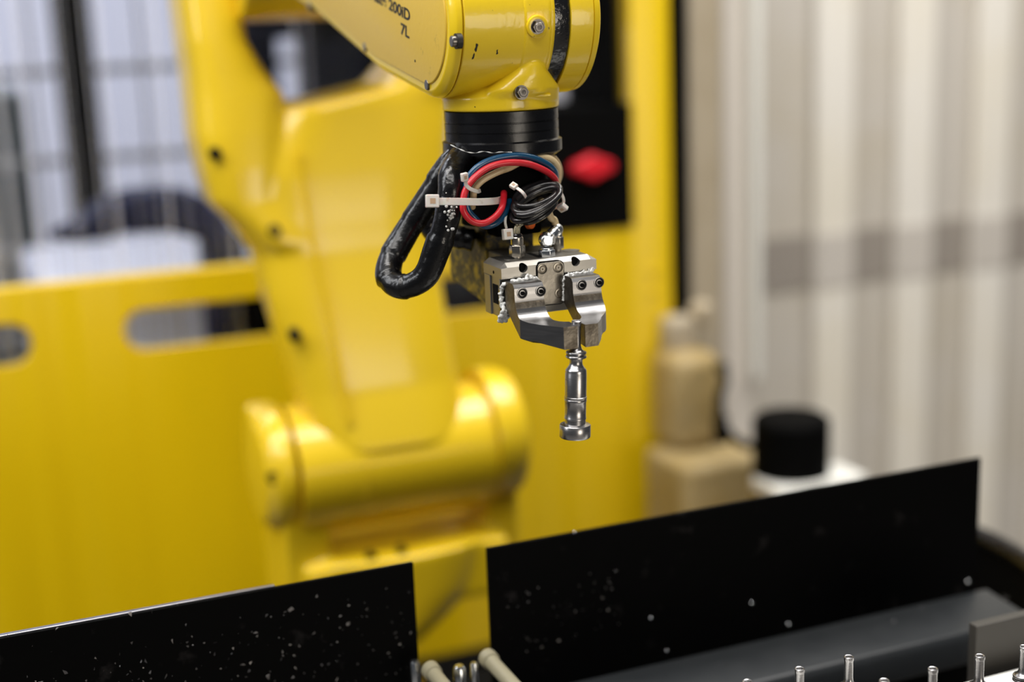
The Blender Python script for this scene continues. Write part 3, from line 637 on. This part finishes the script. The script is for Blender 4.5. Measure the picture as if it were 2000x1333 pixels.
tie(hz([(480, 430, -12), (490, 500, -12.5), (545, 545, -13), (620, 572, -16), (655, 560, -22)]), .0012, hz([(465, 400, -12)])[0], (.0026, .0022, .0016), 'small white cable tie at the left of the red hose loop')
tie(hz([(1070, 520, -12), (1130, 560, -9), (1170, 600, -8), (1195, 640, -10)]), .0010, hz([(1050, 508, -13)])[0], (.0022, .0020, .0016), 'small greyish cable tie at the upper left of the black cable coil')
tie(hz([(1530, 770, -22), (1590, 740, -18), (1640, 700, -16), (1625, 620, -16), (1560, 530, -18), (1500, 490, -22)]), .0010, hz([(1630, 760, -16)])[0], (.0030, .0024, .0018), 'white cable tie at the right edge of the black cable coil')
tie(hz([(965, 1010, -18), (950, 940, -18), (958, 860, -20), (985, 800, -26)]), .0008, hz([(975, 1078, -16)])[0], (.0032, .0034, .0026), 'white cable tie with its square head beside the left push-in fitting', (1, 0, 0))
# taped black conduits
def conduit(pts, r, label, s_):
    random.seed(s_); rb = [random.uniform(.96, 1.05) for _ in range(200)]
    o = thing('taped_conduit', pts[0], label, 'conduit')
    P = spline([Vector(p) for p in pts], 10)
    MB().tube(P, lambda t: r*(.95+.09*((t*11) % 1))*rb[int(t*11)], 20, smooth=False).build('tape_wrap', m_rub, o, ang=60)
    return o
c1 = conduit([g(930, 300, -62), g(892, 308, -58), g(866, 340, -60), (g(828, 400, -64)), g(790, 460, -66), g(762, 512, -62), g(762, 548, -52), g(792, 560, -42), g(830, 540, -34), g(852, 490, -30), g(872, 430, -26), g(880, 375, -26), g(884, 338, -32), g(905, 305, -48)], .0083, 'black taped conduit bent in a long loop left of the wrist', 3)
c2 = conduit([g(900, 300, -80), g(860, 350, -84), g(835, 410, -88), g(845, 450, -86), g(880, 460, -78), g(925, 470, -70)], .0075, 'shorter black taped conduit behind the long looped one', 6)
mb = MB(); random.seed(5)
for k in range(26):
    p = g(random.gauss(879, 6), random.gauss(418, 13), -16.4-random.random()*.8); mb.ball(p, random.uniform(.0004, .0011), 7)
mb.build('drying_residue', m_gre, c1, kind='stuff')
MB().tube([g(840, 466, -40), g(846, 478, -36)], .003, 10, smooth=False).build('red_core', m_red, c1)
# ================================================================== HELD PIN and pins on the fixture
PR = [(0, 1.6), (1.7, 1.6), (2.0, .2), (2.6, 0), (3.0, .3), (3.0, 2.2), (2.8, 2.6), (2.7, 3.0), (2.7, 13.6), (2.9, 15.4), (3.5, 17.2), (4.6, 18.5), (6.0, 18.9), (6.2, 19.2), (6.2, 20.0), (5.9, 20.3), (4.7, 20.5), (4.7, 21.0), (6.0, 21.2), (6.3, 21.6), (6.3, 22.4), (5.8, 22.8), (4.2, 23.4), (3.9, 24.4), (3.9, 26.0), (4.2, 27.2), (5.2, 28.6), (6.2, 29.8), (6.4, 30.6), (6.4, 31.9), (6.55, 32.2), (6.55, 46.4), (6.8, 46.6), (6.8, 47.6), (6.6, 48.0), (6.75, 48.2), (6.75, 49.6), (6.5, 49.9), (6.5, 59.4), (6.7, 59.7), (6.7, 60.4), (6.3, 60.7), (6.3, 63.4), (7.6, 63.7), (9.1, 64.0), (9.5, 64.5), (9.5, 71.4), (9.1, 72), (0, 72)]
def pin_mesh(PR):
    n = 48; vs = []; fs = []
    for r, h in PR: vs += [((max(r, .001))*cos(2*pi*k/n)/1000, (max(r, .001))*sin(2*pi*k/n)/1000, (72-h)/1000) for k in range(n)]
    for k in range(len(PR)-1):
        for i in range(n): j = (i+1) % n; fs.append((k*n+i, (k+1)*n+i, (k+1)*n+j, k*n+j))
    me = bpy.data.meshes.new('machined_pin'); me.from_pydata(vs, [], fs); me.update()
    me.polygons.foreach_set('use_smooth', [True]*len(fs)); me.set_sharp_from_angle(angle=radians(40)); me.materials.append(m_pin); return me
pm = pin_mesh(PR)
pm2 = pm
ptop = g(1126, 626.5, 42); pbot = g(1123, 853, 42)
ax = (ptop-pbot).normalized()
hp_ = bpy.data.objects.new('machined_pin', pm); COL.objects.link(hp_); hp_.rotation_euler = U.rotation_difference(ax).to_euler(); hp_.location = ptop-ax*.072
hp_['label'] = 'turned steel pin with a collar and wide foot held in the gripper fingers'; hp_['category'] = 'pin'
PT = atd(1658, 1283, .865); zp = PT.z
labs = ['steel pin standing below the grey ledge, fourth from the right in the back row', '', '']
pins = [((1460, 1331), 'leftmost steel pin on the fixture, only its tip showing at the bottom edge'), ((1562, 1306), 'second steel pin from the left on the fixture, only its stem showing'), ((1658, 1283), 'third steel pin from the left on the fixture, stem and collar showing'),
        ((1727, 1329), 'fourth steel pin from the left, only its rim showing at the bottom edge'), ((1822, 1306), 'steel pin fifth from the left on the fixture, upper stem showing'), ((1914, 1281), 'steel pin sixth from the left, before the pale fixture corner'), ((2001, 1263), 'steel pin cut by the right frame edge, on the pale fixture')]
PX = []
for (px, py), lb in pins:
    q = onax(px, py, 2, zp); o = hp_.copy(); o.data = pm2; COL.objects.link(o); o.rotation_euler = (0, 0, 0); o.location = (q.x, q.y, zp-.072); o['label'] = lb; o['group'] = 'machined pins standing on the fixture plate'; PX.append(q)
# ================================================================== LOWER FOREGROUND
TY = .873
ztp = .9425
zled = onax(1550, 1238, 1, TY-.003).z
pxg0, pxg1, pxr = onax(809, 1130, 1, TY).x, onax(953, 1110, 1, TY).x, onax(1916, 900, 1, TY).x
def gplate(xa, xb, label, zb_):
    t = thing('guard_plate', ((xa+xb)/2, TY, zb_), label, 'plate')
    MB().box((xa, TY, zb_), (xb, TY+.0035, ztp)).build('plate', m_plate, t, bevel=.0004)
    return t
gpl = gplate(-.16, pxg0, 'left black steel plate flecked with metal chips, its top edge catching light', .70)
gpr = gplate(pxg1, pxr, 'long black steel plate at right of the gap, in front of the motor', .70)
def chip(mb, p, s_):
    q = [Vector((random.gauss(0, 1), random.gauss(0, .3), random.gauss(0, 1)))*s_ for _ in range(4)]
    q = [p+v for v in q]; mb.add(q, [(0, 1, 2), (0, 2, 3), (0, 1, 3), (1, 2, 3)])
m_chip = mat('bright_chip', (.22, .21, .21), .4, metal=1)
MB().box((-.16, TY+.0034, ztp-.010), (onax(540, 1150, 1, TY).x, TY+.0075, ztp+.0004)).build('edge_glint', mat('edge_glint', (.42, .41, .44), .3, metal=1, bump=.2, bscale=60), gpl, bevel=.0006, label='bright strip painted as the glint on the top edge')  # brighter metal strip paints in the light along the plate's top edge
mb = MB()
for k in range(330):
    x_ = random.uniform(-.02, pxg0-.004); z_ = random.triangular(.82, ztp-.006, .90)
    chip(mb, Vector((x_, TY-.0006, z_)), random.choice((.0004, .0006, .0006, .0009)))
for px, py in ((15, 1248), (113, 1231), (255, 1197), (297, 1197), (347, 1186)):
    p = onax(px, py, 1, TY); chip(mb, Vector((p.x, TY, ztp+.0006)), .0012)
mb.build('metal_chip', m_chip, gpl, kind='stuff')
mb = MB()
for k in range(60): chip(mb, Vector((random.uniform(pxg1+.01, pxg1+.10), TY-.0006, random.uniform(.86, .91))), random.choice((.0004, .0007)))
mb.build('metal_chip', m_chip, gpr, kind='stuff')
mb = MB()
for px, py, r in ((1271, 1208, 1.2), (1468, 1179, 1.3), (1540, 1220, 1.6), (1890, 1137, 1.6), (1122, 1040, .9), (1302, 1272, .9)):
    p = onax(px, py, 1, TY-.001); mb.ball(p, r*.001, 8)
mb.build('coolant_drop', m_zinc, gpr, kind='stuff')
# grey ledge in front of right plate
yl = onax(1550, 1305, 2, zled).y
lx0 = onax(1000, 1360, 1, TY-.03).x
ld = thing('trough_ledge', ((lx0+pxr)/2, TY-.03, 0), 'dark grey sloping ledge at the foot of the long black plate', 'ledge')
m_led = mat('dark_rubber', (.017, .019, .021), .45, noise=.1, nscale=40, bump=.3, bscale=80)
MB().prism([(lx0, TY-.0005, zled), (lx0, yl, zled-.004), (lx0, yl-.004, zled-.010), (lx0, yl-.004, zled-.03), (lx0, TY-.0005, zled-.03)], (pxr-lx0+.01, 0, 0)).build('ledge_strip', m_led, ld, bevel=.002, seg=3)
MB().box((-.3, TY-.02, 0), (pxr+.06, TY-.001, .70)).box((lx0, TY-.0195, .70), (pxr+.05, TY-.0012, zled-.03)).build('trough_wall', m_blkm, ld)
mb = MB()
for px, py in ((1225, 1308), (1495, 1255), (1655, 1230), (1700, 1215), (1745, 1214), (1960, 1165), (1965, 1170), (1300, 1320), (1420, 1300), (1640, 1195), (1800, 1190)):
    p = onax(px, py, 2, zled-.001); chip(mb, p, .0012)
mb.build('metal_chip', m_chip, ld, kind='stuff')
# black rim at the far right
P = [onax(x_, y_, 2, .79) for x_, y_ in ((1800, 1018), (1860, 1030), (1915, 1048), (1965, 1072), (2015, 1104), (2100, 1175))]
tubp = [Vector(p) for p in P]
MB().tube(tubp, .009, 16).build('rim_hose', m_blk, loc=P[0], label='black curved rim pipe at the right frame edge behind the plate corner', category='pipe')
dn = spline(tubp, 8)
MB().rings([[p+Vector((0, .006, 0)), p+Vector((0, .010, 0)), p+Vector((0, .010, -.79)), p+Vector((0, .006, -.79))] for p in dn]).build('tub_wall', m_blkm, loc=P[1]-Vector((0, 0, .79)), label='black curved tub wall under the rim pipe at right', category='tub')
# fixture plate
zfx = zp-.060
e0, e1 = onax(1932, 1322, 2, zfx), onax(2000, 1304, 2, zfx); ye = (e0.y+e1.y)/2
fx = thing('fixture_plate', (.45, ye-.05, 0), 'pale white fixture plate carrying upright steel pins at the bottom right', 'fixture')
MB().box((.30, ye-.10, zfx-.010), (e1.x+.10, ye, zfx)).build('top_plate', m_tray, fx, bevel=.0006)
MB().box((.32, ye-.09, 0), (e1.x+.08, ye-.01, zfx-.010)).build('stand', m_blkm, fx)
s0, s1 = onax(1908, 1225, 1, ye+.012), onax(1996, 1225, 1, ye+.012)
MB().box((s0.x, ye+.012, 0), (s1.x+.05, ye+.02, s0.z)).build('side_guard', mat('brown_grey_sheet', (.04, .036, .030), .5), loc=(s0.x, ye+.012, 0), bevel=.0006, label='dull brown-grey sheet standing behind the pale fixture corner', category='sheet')
# floor of the trough seen through the gap, pale pipes
zg = onax(935, 1272, 1, TY+.05).z
MB().box((-.3, TY+.006, 0), (pxr+.02, TY+.075, zg-.03)).build('machine_table', m_blkm, loc=(.3, TY+.04, 0), label='black machine table right behind the plates', category='table')
MB().box((xl-.12, 1.24, 0), (xr+.14, 1.60, .46)).build('robot_plinth', m_blkm, loc=(.42, 1.4, 0), bevel=.01, label='black plinth under the yellow robot base', category='plinth')
zg2 = onax(935, 1272, 1, TY-.028).z
def rod(a, b, r, name, m, label, cat='pipe'):
    A = onax(*a[:2], 2, zg2+a[2]); B = onax(*b[:2], 2, zg2+b[2])
    d = (B-A).normalized()
    MB().lathe(A, d, [(r*.8, 0), (r*1.25, .001), (r*1.25, .008), (r, .009), (r, (B-A).length)], 20).build(name, m, loc=A, label=label, category=cat)
rod((950, 1283, -.005), (1030, 1370, -.01), .0052, 'coolant_pipe', m_olive, 'pale cream pipe end pointing into the gap between the black plates')
rod((838, 1306, -.005), (890, 1370, -.01), .0050, 'coolant_pipe', m_olive, 'greenish pipe end left of the pale cream pipe at the bottom edge')
for (px, py, r), lb in zip(((810, 1297, .0035), (897, 1306, .0042), (926, 1300, .0028)), ('small bright nut left of the greenish pipe end', 'bright round nut between the two pale pipes', 'smallest bright nut touching the cream pipe')):
    p = onax(px, py, 2, zg2-.005); MB().lathe(p-U*.02, (0, 0, 1), [(r*.8, 0), (r, .002), (r, .02), (r*.7, .022)], 14).build('nut', m_zinc, loc=p-U*.02, label=lb, category='nut')
